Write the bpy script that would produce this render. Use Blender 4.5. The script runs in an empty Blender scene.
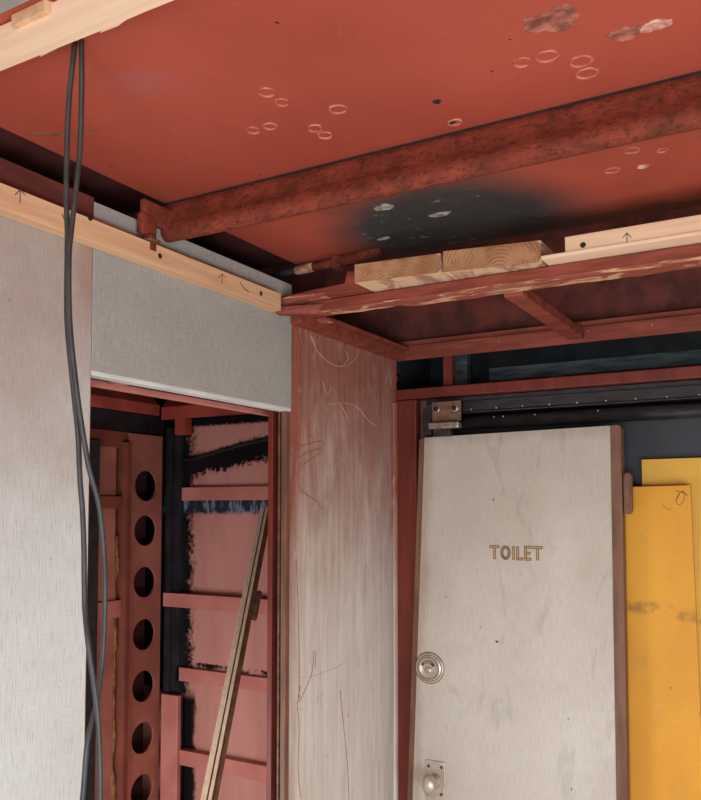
import bpy, bmesh, math, random
from mathutils import Vector, Matrix
random.seed(7)
scene = bpy.context.scene
COL = scene.collection

# ------------------------------------------------------------------ camera
CAM = Vector((1.1586, -2.3, 1.62)); YAW = math.radians(30); PITCH = math.radians(3); FPX = 820.0; PPX, PPY = 350.5, 467.0
cam_d = bpy.data.cameras.new('camera'); cam = bpy.data.objects.new('camera', cam_d); COL.objects.link(cam)
cam_d.sensor_fit = 'VERTICAL'; cam_d.sensor_height = 36; cam_d.lens = FPX / 800 * 36; cam_d.shift_y = (PPY - 400) / 800
cam_d.clip_start = 0.05
cam.location = CAM; cam.rotation_euler = (math.pi / 2 + PITCH, 0, YAW)
scene.camera = cam
FW = Vector((-math.sin(YAW) * math.cos(PITCH), math.cos(YAW) * math.cos(PITCH), math.sin(PITCH)))
RT = Vector((math.cos(YAW), math.sin(YAW), 0)); UP = RT.cross(FW)
def on(px, py, ax, v):
    """where the sight line through a photo pixel meets the real plane x, y or z = v"""
    r = FW + RT * ((px - PPX) / FPX) - UP * ((py - PPY) / FPX)
    i = 'xyz'.index(ax)
    return CAM + r * ((v - CAM[i]) / r[i])

# ------------------------------------------------------------------ light
w = bpy.data.worlds.new('world'); scene.world = w; w.use_nodes = True
bg = w.node_tree.nodes['Background']; bg.inputs[0].default_value = (0.80, 0.90, 1.0, 1); bg.inputs[1].default_value = 0.8
def area(name, loc, rot, sx, sy, power, col):
    d = bpy.data.lights.new(name, 'AREA'); d.shape = 'RECTANGLE'; d.size = sx; d.size_y = sy; d.energy = power; d.color = col
    o = bpy.data.objects.new(name, d); COL.objects.link(o); o.location = loc; o.rotation_euler = rot
    return o
# daylight entering by the side windows (x = 2.9) and the open doorway behind the camera (y = -4.6)
area('window_daylight', (2.28, -2.55, 0.52), (0, math.radians(90), 0), 0.74, 2.5, 40, (0.84, 0.96, 1.0))
area('doorway_daylight', (1.5, -4.58, 0.65), (math.radians(90), 0, 0), 1.4, 1.25, 42, (0.84, 0.96, 1.0))
# unseen hatch added in the near end to brighten the side compartment
area('added_hatch_light', (-0.50, -1.405, 0.55), (math.radians(90), 0, 0), 0.56, 0.76, 8.0, (0.95, 0.97, 1.0))
vs = scene.view_settings
vs.view_transform = 'Standard'; vs.look = 'None'; vs.exposure = 0.6; vs.gamma = 1.0; vs.use_curve_mapping = False

# ------------------------------------------------------------------ node helper
class E:
    def __init__(s, nt, sock): s.nt = nt; s.s = sock
    def _op(s, op, *o):
        n = s.nt.nodes.new('ShaderNodeMath'); n.operation = op
        for i, v in enumerate((s,) + o):
            if isinstance(v, E): s.nt.links.new(v.s, n.inputs[i])
            else: n.inputs[i].default_value = v
        return E(s.nt, n.outputs[0])
    def __add__(s, o): return s._op('ADD', o)
    def __sub__(s, o): return s._op('SUBTRACT', o)
    def __mul__(s, o): return s._op('MULTIPLY', o)
    def __truediv__(s, o): return s._op('DIVIDE', o)
    def abs(s): return s._op('ABSOLUTE')
    def max(s, o): return s._op('MAXIMUM', o)
    def min(s, o): return s._op('MINIMUM', o)
    def sq(s): return s._op('MULTIPLY', s)
    def sqrt(s): return s._op('SQRT')
    def step(s, a, b, va=0.0, vb=1.0):
        n = s.nt.nodes.new('ShaderNodeMapRange'); n.interpolation_type = 'SMOOTHSTEP'
        s.nt.links.new(s.s, n.inputs[0])
        if a > b: a, b, va, vb = b, a, vb, va
        n.inputs[1].default_value = a; n.inputs[2].default_value = b; n.inputs[3].default_value = va; n.inputs[4].default_value = vb
        return E(s.nt, n.outputs[0])
class M:
    def __init__(s, name, rough=0.6, metal=0.0, spec=0.35):
        s.m = bpy.data.materials.new(name); s.m.use_nodes = True; s.nt = s.m.node_tree
        s.b = s.nt.nodes['Principled BSDF']; s.b.inputs['Roughness'].default_value = rough
        s.b.inputs['Metallic'].default_value = metal; s.b.inputs['Specular IOR Level'].default_value = spec
        g = s.nt.nodes.new('ShaderNodeNewGeometry'); s.pos = g.outputs['Position']
        sp = s.nt.nodes.new('ShaderNodeSeparateXYZ'); s.nt.links.new(s.pos, sp.inputs[0])
        s.x, s.y, s.z = (E(s.nt, sp.outputs[i]) for i in range(3))
    def noise(s, scale=(10, 10, 10), detail=4, rough=0.55, dist=0.0):
        mp = s.nt.nodes.new('ShaderNodeMapping'); mp.inputs['Scale'].default_value = scale if hasattr(scale, '__len__') else (scale,) * 3
        s.nt.links.new(s.pos, mp.inputs[0])
        n = s.nt.nodes.new('ShaderNodeTexNoise'); n.inputs['Scale'].default_value = 1; n.inputs['Detail'].default_value = detail
        n.inputs['Roughness'].default_value = rough; n.inputs['Distortion'].default_value = dist
        s.nt.links.new(mp.outputs[0], n.inputs[0])
        return E(s.nt, n.outputs[0])
    def mix(s, f, a, b):
        n = s.nt.nodes.new('ShaderNodeMix'); n.data_type = 'RGBA'
        if isinstance(f, E): s.nt.links.new(f.s, n.inputs[0])
        else: n.inputs[0].default_value = f
        for i, v in ((6, a), (7, b)):
            if isinstance(v, tuple): n.inputs[i].default_value = (*v, 1)
            else: s.nt.links.new(v, n.inputs[i])
        return n.outputs[2]
    def col(s, c):
        if isinstance(c, tuple): s.b.inputs['Base Color'].default_value = (*c, 1)
        else: s.nt.links.new(c, s.b.inputs['Base Color'])
        return s
    def bump(s, h, strength=0.3, dist=0.002):
        n = s.nt.nodes.new('ShaderNodeBump'); n.inputs['Strength'].default_value = strength; n.inputs['Distance'].default_value = dist
        s.nt.links.new(h.s, n.inputs['Height']); s.nt.links.new(n.outputs[0], s.b.inputs['Normal']); return s
    def rough(s, e): s.nt.links.new(e.s, s.b.inputs['Roughness']); return s

def lin(r, g, b):
    f = lambda c: (c / 255 / 12.92) if c <= 10 else ((c / 255 + 0.055) / 1.055) ** 2.4
    return (f(r), f(g), f(b))

MAT = {}
def simple(name, c1, c2, scale=12, rough=0.6, metal=0.0, spec=0.35, bstr=0.2, bdist=0.001, bscale=None, detail=5, lo=0.35, hi=0.65):
    m = M(name, rough, metal, spec); n = m.noise(scale, detail)
    m.col(m.mix(n.step(lo, hi), c1, c2))
    m.bump(m.noise(bscale, 4) if bscale else n, bstr, bdist); MAT[name] = m.m; return m

# red lead ceiling plate with scorch and handling marks
m = M('ceiling_red', 0.55, 0, 0.3)
c = m.mix(m.noise(2.2, 5).step(0.3, 0.7), lin(164, 72, 56), lin(182, 83, 65))
c = m.mix(m.noise(26, 6, 0.7).step(0.60, 0.72) * 0.3, c, lin(120, 48, 38))
c = m.mix(m.noise(9, 5, 0.7, 1.5).step(0.63, 0.70) * 0.25, c, lin(190, 120, 104))
c = m.mix(m.noise((55, 55, 55), 2).step(0.745, 0.78), c, lin(40, 20, 18))
# bluish rubbed mark near the batten
d = ((m.x - 0.30).sq() * 60 + (m.y + 1.42).sq() * 160).sqrt() + (m.noise(14, 6) - 0.5) * 1.2
c = m.mix(d.step(0.75, 0.1) * 0.16, c, lin(150, 110, 130))
# scorched patch over the far bay
n1 = m.noise(7, 6, 0.65)
d = ((m.x - 0.46).sq() * 12 + (m.y + 0.62).sq() * 11).sqrt() + (n1 - 0.5) * 0.35
c = m.mix(d.step(1.25, 0.62), c, lin(58, 56, 55))
d2 = (m.y + (n1 - 0.5) * 0.10).step(-0.60, -0.51)
c = m.mix(d2 * 0.85, c, lin(34, 24, 22))
sc_ = m.noise((24, 46, 20), 6, 0.7, 1.0).step(0.60, 0.72) * d.step(1.0, 0.6)
c = m.mix(sc_ * 0.6, c, lin(178, 172, 168))
m.col(c).bump(m.noise(70, 5), 0.15, 0.001); MAT['ceiling_red'] = m.m

# rusty red steel
m = M('rusty_red', 0.7, 0, 0.25)
c = m.mix(m.noise(18, 6, 0.7).step(0.35, 0.68), lin(146, 64, 46), lin(104, 46, 34))
c = m.mix(m.noise((70, 90, 110), 5, 0.75).step(0.50, 0.64) * 0.75, c, lin(70, 36, 29))
c = m.mix(m.noise((120, 120, 160), 3).step(0.68, 0.75) * 0.5, c, lin(186, 120, 98))
m.col(c).bump(m.noise((110, 110, 150), 6, 0.7), 0.8, 0.004); MAT['rusty_red'] = m.m

simple('red_steel', lin(150, 62, 50), lin(176, 80, 66), 9, 0.5, bscale=60)
simple('red_timber', lin(120, 54, 40), lin(146, 69, 53), (8, 40, 60), 0.65, bscale=(10, 120, 120), bstr=0.4)
simple('red_jamb', lin(98, 38, 28), lin(118, 47, 35), (30, 30, 4), 0.5, bscale=(90, 90, 8), bstr=0.3)
simple('dark_red', lin(92, 42, 36), lin(66, 30, 27), 7, 0.7, bscale=50)
simple('upper_wall_red', lin(110, 48, 38), lin(74, 34, 28), 14, 0.75, bscale=70, bstr=0.5)
simple('brown_board', lin(108, 52, 44), lin(84, 40, 35), (30, 8, 30), 0.65)
simple('pink_steel', lin(188, 112, 100), lin(202, 128, 116), 8, 0.5, bscale=50)
simple('web_steel', lin(150, 86, 72), lin(172, 104, 88), 5, 0.5, bscale=60)
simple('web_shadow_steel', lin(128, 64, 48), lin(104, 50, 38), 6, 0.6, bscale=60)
simple('black_paint', lin(24, 24, 26), lin(40, 40, 44), 14, 0.35, spec=0.5, bscale=60, bstr=0.4)
simple('track_black', lin(38, 33, 34), lin(56, 48, 48), (20, 20, 60), 0.45, spec=0.4, bscale=80)
simple('slate', lin(46, 48, 52), lin(54, 57, 61), 6, 0.5, bscale=40, bstr=0.1)
simple('blue_grey_steel', lin(116, 128, 132), lin(74, 86, 92), (10, 10, 60), 0.45, bscale=60)
simple('brown_edge', lin(104, 68, 52), lin(126, 86, 67), (40, 40, 6), 0.55, bscale=(120, 120, 10), bstr=0.3)
simple('rust_brown', lin(96, 66, 50), lin(128, 92, 72), 60, 0.6, bscale=150, bstr=0.5)
simple('rust_gold', lin(150, 98, 56), lin(90, 52, 30), (60, 60, 30), 0.75, bscale=140, bstr=0.8)
simple('dark_metal', lin(70, 66, 62), lin(98, 92, 86), 40, 0.4, metal=0.5, bscale=120)
simple('zinc', lin(150, 132, 116), lin(196, 180, 164), 60, 0.35, metal=0.7, bscale=120)
simple('nickel', lin(188, 172, 158), lin(206, 190, 176), 40, 0.40, metal=0.6, bscale=200, bstr=0.05)
simple('cable_black', lin(50, 48, 47), lin(60, 58, 57), 40, 0.45, spec=0.4, bstr=0.02)
simple('rubber_dark', lin(30, 26, 25), lin(44, 38, 36), 40, 0.7)
simple('pencil', lin(120, 88, 66), lin(104, 74, 56), 60, 0.8, bstr=0)
simple('scratch_pale', lin(214, 176, 160), lin(196, 150, 134), 30, 0.8, bstr=0)
simple('scratch_red', lin(146, 74, 58), lin(172, 108, 92), 30, 0.8, bstr=0)
simple('scar_grey', lin(170, 160, 152), lin(110, 92, 84), 40, 0.85, bscale=120, bstr=0.8)
simple('scar_rim', lin(200, 124, 104), lin(176, 92, 72), 60, 0.8, bscale=200, bstr=0.6)
simple('scar_dark', lin(120, 66, 54), lin(186, 112, 96), 34, 0.85, bscale=120, bstr=0.8)
simple('scar_pale', lin(220, 176, 160), lin(176, 100, 84), 40, 0.85, bscale=120, bstr=0.8)
simple('letter_brown', lin(116, 84, 54), lin(136, 100, 66), 60, 0.5, bstr=0)
simple('letter_gold', lin(196, 160, 118), lin(180, 142, 100), 60, 0.4, bstr=0)
simple('floor_boards', lin(176, 150, 128), lin(150, 126, 106), (3, 30, 3), 0.7)
simple('room_cream', lin(204, 196, 186), lin(190, 182, 172), 4, 0.8, bstr=0.05)
simple('white_frame', lin(222, 220, 214), lin(206, 204, 198), 9, 0.5, bstr=0.05)
simple('aluminium', lin(176, 178, 178), lin(196, 198, 198), 30, 0.4, metal=0.6)
simple('rust_putty', lin(196, 160, 132), lin(150, 92, 72), 50, 0.8, bscale=90, bstr=0.8)

# new softwood
def wood(name, ca, cb, axis, knots=True, rough=0.6):
    m = M(name, rough, 0, 0.3)
    s = [60, 60, 60]; s['xyz'.index(axis)] = 3
    g = m.noise(s, 5, 0.6, 0.6)
    c = m.mix(g.step(0.35, 0.65), ca, cb)
    s2 = [22, 22, 22]; s2['xyz'.index(axis)] = 5
    c = m.mix(m.noise(s2, 4, 0.6, 1.0).step(0.70, 0.76) * 0.6, c, lin(150, 100, 66))
    m.col(c).bump(g, 0.15, 0.0006); MAT[name] = m.m
wood('pine_y', lin(226, 180, 142), lin(210, 160, 122), 'y')
wood('pine_x', lin(240, 200, 168), lin(230, 186, 152), 'x')
wood('pine_fresh', lin(246, 210, 180), lin(238, 198, 166), 'x')
# torn red-painted timber with raw wood showing
m = M('torn_timber', 0.7)
c = m.mix(m.noise((9, 30, 120), 5, 0.6, 0.8).step(0.50, 0.60), lin(146, 72, 58), lin(206, 158, 122))
m.col(c).bump(m.noise((10, 60, 160), 5), 0.6, 0.003); MAT['torn_timber'] = m.m
# end grain: growth rings about a pith outside the piece
def endgrain(name, px, pz, off):
    m = M(name, 0.75, 0, 0.2)
    r = ((m.x - px).sq() + (m.z - pz).sq()).sqrt() + (m.noise(30, 4) - 0.5) * 0.006 + off
    n = m.nt.nodes.new('ShaderNodeMath'); n.operation = 'FRACT'; m.nt.links.new((r * 130.0).s, n.inputs[0])
    ring = E(m.nt, n.outputs[0]).step(0.55, 0.95)
    brk = m.noise((40, 10, 60), 4).step(0.45, 0.62)
    c = m.mix(m.noise(18, 5).step(0.3, 0.7), lin(186, 134, 98), lin(156, 106, 72))
    c = m.mix(ring * brk * 0.75, c, lin(112, 64, 38))
    m.col(c).bump(m.noise(160, 4), 0.4, 0.002); MAT[name] = m.m
endgrain('end_grain_a', 0.34, 2.02, 0.0)
endgrain('end_grain_b', 0.57, 2.13, 0.0)
# plank side faces: raw with red paint smears
m = M('plank_stained', 0.75)
c = m.mix(m.noise((30, 12, 30), 5, 0.6, 1.0).step(0.44, 0.58), lin(216, 178, 142), lin(170, 120, 104))
c = m.mix(m.noise((40, 20, 40), 4).step(0.60, 0.66), c, lin(176, 168, 168))
m.col(c).bump(m.noise((60, 10, 60), 4), 0.3, 0.001); MAT['plank_stained'] = m.m

# linen faced boards
def linen(name, ca, cb, along, dash=0.25, tint=None):
    """ca/cb: ground colours; along: 'v' vertical or 'h' horizontal flecks"""
    m = M(name, 0.8, 0, 0.2)
    v = m.noise((420, 420, 26), 3, 0.6); h = m.noise((40, 40, 480), 3, 0.6)
    c = m.mix(m.noise(3.2, 5).step(0.3, 0.7), ca, cb)
    if along == 'v':
        c = m.mix(v.step(0.50, 0.72) * dash, c, lin(120, 112, 106)); c = m.mix(h.step(0.58, 0.75) * dash * 0.6, c, lin(110, 104, 100))
        c = m.mix(v.step(0.46, 0.28) * dash * 0.6, c, lin(236, 232, 226))
    else:
        c = m.mix(h.step(0.56, 0.70) * dash, c, lin(96, 98, 100)); c = m.mix(v.step(0.55, 0.75) * dash * 0.7, c, lin(120, 116, 112))
        c = m.mix(v.step(0.46, 0.28) * dash * 0.5, c, lin(228, 226, 222))
    if tint: c = tint(m, c)
    m.col(c).bump(v + h, 0.5, 0.0012); MAT[name] = m.m
def shade_wear_left(m, c):
    n = m.noise(6, 5)
    c = m.mix((m.z + (n - 0.5) * 0.7).step(1.40, 2.12) * 0.66, c, lin(150, 120, 104))  # dimmer light at the top, plus wear, put into the colour
    c = m.mix((m.y + (n - 0.5) * 0.08).step(-1.30, -1.25) * (m.z + (n - 0.5) * 0.2).step(1.92, 2.12) * 0.7, c, lin(168, 112, 94))
    c = m.mix(m.noise((30, 60, 40), 5).step(0.70, 0.74) * 0.7, c, lin(80, 66, 60))
    return c
linen('linen_left', lin(210, 208, 204), lin(202, 199, 194), 'v', 0.35, shade_wear_left)
linen('linen_header', lin(170, 165, 158), lin(160, 154, 148), 'h', 0.45)
def tint_door(m, c):
    n = m.noise((7, 7, 4), 5)
    c = m.mix((m.z + (n - 0.5) * 1.4).step(1.0, 1.9) * 0.30, c, lin(160, 134, 116))  # browner towards the top of the door
    c = m.mix(m.noise((16, 16, 5), 5, 0.6, 0.8).step(0.57, 0.66) * 0.16, c, lin(110, 98, 88))
    e = (m.x - m.z * 0.0416 + (m.noise((10, 10, 5), 5) - 0.5) * 0.05).step(0.080, 0.045)
    c = m.mix(e * 0.35, c, lin(140, 104, 84))
    c = m.mix((m.z + (m.noise((22, 22, 8), 4) - 0.5) * 0.06).step(1.80, 1.85) * 0.35, c, lin(130, 110, 100))
    c = m.mix(m.noise((34, 34, 30), 3).step(0.745, 0.765), c, lin(70, 58, 52))
    return c
linen('linen_door', lin(202, 192, 180), lin(190, 179, 166), 'v', 0.28, tint_door)
# scrubbed end panel: red lead rubbed into pale wood, worn away lower down
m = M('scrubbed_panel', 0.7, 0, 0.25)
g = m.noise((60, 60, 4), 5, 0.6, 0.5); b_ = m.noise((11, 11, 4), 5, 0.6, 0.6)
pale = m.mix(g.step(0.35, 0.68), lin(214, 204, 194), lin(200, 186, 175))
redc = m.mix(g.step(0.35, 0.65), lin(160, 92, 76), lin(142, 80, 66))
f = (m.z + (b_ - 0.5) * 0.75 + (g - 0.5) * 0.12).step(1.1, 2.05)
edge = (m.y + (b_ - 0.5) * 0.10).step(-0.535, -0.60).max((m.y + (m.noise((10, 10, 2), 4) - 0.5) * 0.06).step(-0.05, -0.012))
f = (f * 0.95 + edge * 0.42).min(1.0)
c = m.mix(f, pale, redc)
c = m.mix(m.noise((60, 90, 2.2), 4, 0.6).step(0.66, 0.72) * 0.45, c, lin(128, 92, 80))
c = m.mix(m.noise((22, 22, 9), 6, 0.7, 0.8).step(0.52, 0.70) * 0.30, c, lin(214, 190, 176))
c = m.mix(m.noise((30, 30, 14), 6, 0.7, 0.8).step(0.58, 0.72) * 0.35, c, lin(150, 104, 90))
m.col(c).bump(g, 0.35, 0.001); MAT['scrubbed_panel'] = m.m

# compartment plating with spilled bitumen
m = M('compartment_back', 0.5, 0, 0.35)
n = m.noise(16, 6, 0.7); fine = m.noise((60, 60, 60), 5, 0.7); nz = (n - 0.5)
c = m.mix(m.noise((8, 8, 2), 5).step(0.3, 0.7), lin(188, 124, 112), lin(204, 140, 128))
corner = (m.x + nz * 0.10 + (fine - 0.5) * 0.11).step(-0.855, -0.895)
low = (m.z + nz * 0.06).step(0.92, 0.96)
corner = corner * low
corner2 = (m.x + nz * 0.05).step(-0.845, -0.865) * (m.x + nz * 0.02).step(-0.93, -0.91)
t = m.z - m.x * 0.15 + nz * 0.06 + (fine - 0.5) * 0.10
band = t.step(1.870, 1.888) * t.step(1.972, 1.945)
smear = (m.z + nz * 0.05 + (fine - 0.5) * 0.03).step(1.598, 1.615) * (m.z).step(1.70, 1.66)
seam = (m.z - 1.052 + (fine - 0.5) * 0.02).abs().step(0.012, 0.006) * n.step(0.4, 0.55)
top = (m.z + (fine - 0.5) * 0.02).step(1.925, 1.935)
black = corner.max(band).max(corner2 * (m.z).step(0.97, 0.92)).max(seam).max(top)
c = m.mix(black, c, lin(22, 20, 22))
c = m.mix(smear, c, m.mix(m.noise((60, 60, 12), 4, 0.6).step(0.50, 0.62), lin(34, 38, 48), lin(112, 128, 148)))
c = m.mix(m.noise((40, 40, 3), 4).step(0.68, 0.74) * 0.4, c, lin(150, 84, 74))
m.col(c).bump(fine, 0.4, 0.002).rough(black.step(0, 1, 0.55, 0.25)); MAT['compartment_back'] = m.m

# yellow plywood sheets
def yellow(name, ca, cb):
    m = M(name, 0.5, 0, 0.35)
    c = m.mix(m.noise((5, 5, 3), 5).step(0.3, 0.7), ca, cb)
    n = m.noise((12, 12, 6), 5)
    st = (m.z - 1.43 + m.x * 0.10 + (n - 0.5) * 0.05).abs().step(0.022, 0.002)
    c = m.mix(st * m.noise((30, 30, 30), 4).step(0.35, 0.6) * 0.6, c, lin(110, 76, 44))
    c = m.mix((m.noise((9, 9, 7), 5, 0.7).step(0.52, 0.70)) * 0.28, c, lin(176, 132, 70))
    c = m.mix(m.noise((50, 50, 50), 3).step(0.74, 0.76), c, lin(96, 62, 30))
    c = m.mix(m.noise((46, 46, 60), 5, 0.7, 2.0).step(0.66, 0.68) * 0.7, c, lin(240, 200, 120))
    m.col(c).bump(m.noise(40, 4), 0.1, 0.001); MAT[name] = m.m
yellow('yellow_front', lin(226, 158, 44), lin(214, 144, 38)); yellow('yellow_back', lin(226, 172, 70), lin(218, 162, 60))

# ------------------------------------------------------------------ mesh helpers
def tagit(o, label=None, cat=None, group=None, kind=None):
    if label: o['label'] = label
    if cat: o['category'] = cat
    if group: o['group'] = group
    if kind: o['kind'] = kind
    return o
def wloc(o):
    v = Vector(o.location)
    while o.parent: o = o.parent; v += o.location
    return v
def empty(name, loc, parent=None, **k):
    o = bpy.data.objects.new(name, None); COL.objects.link(o); o.empty_display_size = 0.05
    o.location = Vector(loc) - (wloc(parent) if parent else Vector()); o.parent = parent
    return tagit(o, **k)
def link(name, bm, mat, parent=None, smooth=False, **k):
    """world-space bmesh -> one object whose origin is its bottom centre"""
    bmesh.ops.recalc_face_normals(bm, faces=bm.faces)
    me = bpy.data.meshes.new(name)
    xs = [v.co.x for v in bm.verts]; ys = [v.co.y for v in bm.verts]; zs = [v.co.z for v in bm.verts]
    c = Vector(((min(xs) + max(xs)) / 2, (min(ys) + max(ys)) / 2, min(zs)))
    bmesh.ops.translate(bm, verts=bm.verts, vec=-c)
    if smooth:
        for f in bm.faces: f.smooth = True
    bm.to_mesh(me); bm.free()
    for mm in (mat if isinstance(mat, (list, tuple)) else [mat]): me.materials.append(MAT[mm])
    o = bpy.data.objects.new(name, me); COL.objects.link(o)
    o.location = c - (wloc(parent) if parent else Vector()); o.parent = parent
    return tagit(o, **k)
def bbox(bm, x, y, z, bev=0.0, seg=2):
    vs_ = [bm.verts.new((X, Y, Z)) for Z in z for Y in y for X in x]
    fs = [bm.faces.new([vs_[i] for i in q]) for q in ((0, 2, 3, 1), (4, 5, 7, 6), (0, 1, 5, 4), (2, 6, 7, 3), (0, 4, 6, 2), (1, 3, 7, 5))]
    if bev: bmesh.ops.bevel(bm, geom=list({e for f in fs for e in f.edges}), offset=bev, segments=seg, profile=0.5, affect='EDGES')
def box(name, x, y, z, mat, parent=None, bev=0.0015, **k):
    bm = bmesh.new(); bbox(bm, x, y, z, bev); return link(name, bm, mat, parent, **k)
def prism(name, pts, vec, mat, parent=None, bev=0.0, smooth=False, **k):
    """closed outline of 3D points extruded by vec"""
    bm = bmesh.new(); v = Vector(vec)
    a = [bm.verts.new(p) for p in pts]; b = [bm.verts.new(Vector(p) + v) for p in pts]
    bm.faces.new(a); bm.faces.new(b[::-1]); n = len(a)
    for i in range(n): bm.faces.new((a[i], a[(i + 1) % n], b[(i + 1) % n], b[i]))
    if bev: bmesh.ops.bevel(bm, geom=list(bm.edges), offset=bev, segments=2, profile=0.5, affect='EDGES')
    return link(name, bm, mat, parent, smooth, **k)
def spline(pts, n=8):
    P = [Vector(p) for p in pts]; P = [P[0] * 2 - P[1]] + P + [P[-1] * 2 - P[-2]]; out = []
    for i in range(1, len(P) - 2):
        for k in range(n):
            t = k / n; a, b, c, d = P[i - 1:i + 3]
            out.append(0.5 * ((2 * b) + (c - a) * t + (2 * a - 5 * b + 4 * c - d) * t * t + (3 * b - a - 3 * c + d) * t ** 3))
    return out + [P[-2]]
def btube(bm, pts, r, seg=8, cap=True):
    pts = [Vector(p) for p in pts]; rings = []
    for i, p in enumerate(pts):
        t = (pts[min(i + 1, len(pts) - 1)] - pts[max(i - 1, 0)]).normalized()
        u = t.cross(Vector((0.3, 0.2, 1)) if abs(t.z) < 0.9 else Vector((0, 1, 0))).normalized(); v = t.cross(u)
        rr = r[i] if isinstance(r, (list, tuple)) else r
        rings.append([bm.verts.new(p + (u * math.cos(2 * math.pi * k / seg) + v * math.sin(2 * math.pi * k / seg)) * rr) for k in range(seg)])
    for a, b in zip(rings, rings[1:]):
        for k in range(seg): bm.faces.new((a[k], a[(k + 1) % seg], b[(k + 1) % seg], b[k]))
    if cap: bm.faces.new(rings[0]); bm.faces.new(rings[-1])
def tube(name, pts, r, mat, parent=None, seg=8, smooth=True, **k):
    bm = bmesh.new(); btube(bm, pts, r, seg); return link(name, bm, mat, parent, smooth, **k)
def lathe(name, prof, centre, axis, mat, parent=None, seg=28, squash=None, **k):
    """prof: (radius, height along axis)"""
    bm = bmesh.new(); ax = Vector(axis).normalized(); u = ax.orthogonal().normalized(); v = ax.cross(u); c = Vector(centre); rings = []
    if abs(ax.y) > 0.9: u = Vector((1, 0, 0)); v = Vector((0, 0, 1))
    su, sv = squash or (1, 1)
    for r, h in prof:
        rings.append([bm.verts.new(c + ax * h + (u * math.cos(2 * math.pi * q / seg) * su + v * math.sin(2 * math.pi * q / seg) * sv) * max(r, 1e-5)) for q in range(seg)])
    for a, b in zip(rings, rings[1:]):
        for q in range(seg): bm.faces.new((a[q], a[(q + 1) % seg], b[(q + 1) % seg], b[q]))
    bm.faces.new(rings[0]); bm.faces.new(rings[-1])
    return link(name, bm, mat, parent, True, **k)
def ribbon(name, pts, width, nrm, mat, parent=None, lift=0.0006, **k):
    """thin raised stroke following pts on a surface with normal nrm"""
    bm = bmesh.new(); pts = [Vector(p) for p in pts]; nv = Vector(nrm); rows = []
    for i, p in enumerate(pts):
        t = (pts[min(i + 1, len(pts) - 1)] - pts[max(i - 1, 0)]).normalized(); s = t.cross(nv).normalized() * width / 2
        rows.append([bm.verts.new(p + s), bm.verts.new(p + s * 0.6 + nv * lift), bm.verts.new(p - s * 0.6 + nv * lift), bm.verts.new(p - s)])
    for a, b in zip(rows, rows[1:]):
        for q in range(3): bm.faces.new((a[q], a[q + 1], b[q + 1], b[q]))
        bm.faces.new((a[3], a[0], b[0], b[3]))
    bm.faces.new(rows[0]); bm.faces.new(rows[-1])
    return link(name, bm, mat, parent, **k)
def blob(name, c, rx, ry, mat, parent, nrm='z-', h=0.003, jag=0.25, seg=26, rim=None, **k):
    """irregular flaked patch, slightly proud of a downward facing plate"""
    bm = bmesh.new(); ph = [random.uniform(0, 6.28) for _ in range(4)]
    rad = [1 + jag * (0.5 * math.sin(3 * a + ph[0]) + 0.35 * math.sin(5 * a + ph[1]) + 0.3 * math.sin(9 * a + ph[2]) + random.uniform(-.25, .25)) for a in [2 * math.pi * i / seg for i in range(seg)]]
    rings = []
    for s, d in ((1.0, -0.001), (0.97, h * 0.6), (0.82, h), (0.45, h * 0.55)):
        rings.append([bm.verts.new((c[0] + math.cos(2 * math.pi * i / seg) * rx * rad[i] * s, c[1] + math.sin(2 * math.pi * i / seg) * ry * rad[i] * s, c[2] - d)) for i in range(seg)])
    for a, b in zip(rings, rings[1:]):
        for i in range(seg): bm.faces.new((a[i], a[(i + 1) % seg], b[(i + 1) % seg], b[i]))
    bm.faces.new(rings[0]); bm.faces.new(rings[-1])
    return link(name, bm, mat, parent, **k)
def ring(name, c, r, mat, parent, tube_r=0.0014, sx=1.0):
    bm = bmesh.new(); n = 16; jit = [random.uniform(0.85, 1.15) for _ in range(n)]
    rows = []
    for i in range(n):
        a = 2 * math.pi * i / n; cs, sn = math.cos(a), math.sin(a); rr = r * (0.85 + 0.15 * jit[i]); tr = tube_r * (1 + 5 * (jit[i] - 1) * random.random())
        rows.append([bm.verts.new((c[0] + cs * (rr + dx * tr) * sx, c[1] + sn * (rr + dx * tr), c[2] - dz)) for dx, dz in ((1.2, -0.0005), (0.5, 0.0022), (-0.5, 0.0018), (-1.2, -0.0005))])
    for i in range(n):
        a, b = rows[i], rows[(i + 1) % n]
        for q in range(4): bm.faces.new((a[q], a[(q + 1) % 4], b[(q + 1) % 4], b[q]))
    return link(name, bm, mat, parent)

# ------------------------------------------------------------------ the room shell
ZC = 2.255                      # ceiling plate
XR, YB = 2.3, -4.6              # side wall with windows, wall behind the camera
floor = box('floor', (-1.6, XR + .1), (YB - .1, 0.6), (-0.05, 0.0), 'floor_boards', bev=0, label='bare timber floor of the stripped-out cabin', kind='structure')
ceiling = box('ceiling', (-0.01, XR + .1), (YB - .1, -0.49), (ZC, ZC + 0.012), 'ceiling_red', bev=0, label='red lead painted steel deckhead plate with weld scars and a scorched patch', kind='structure')
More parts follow.
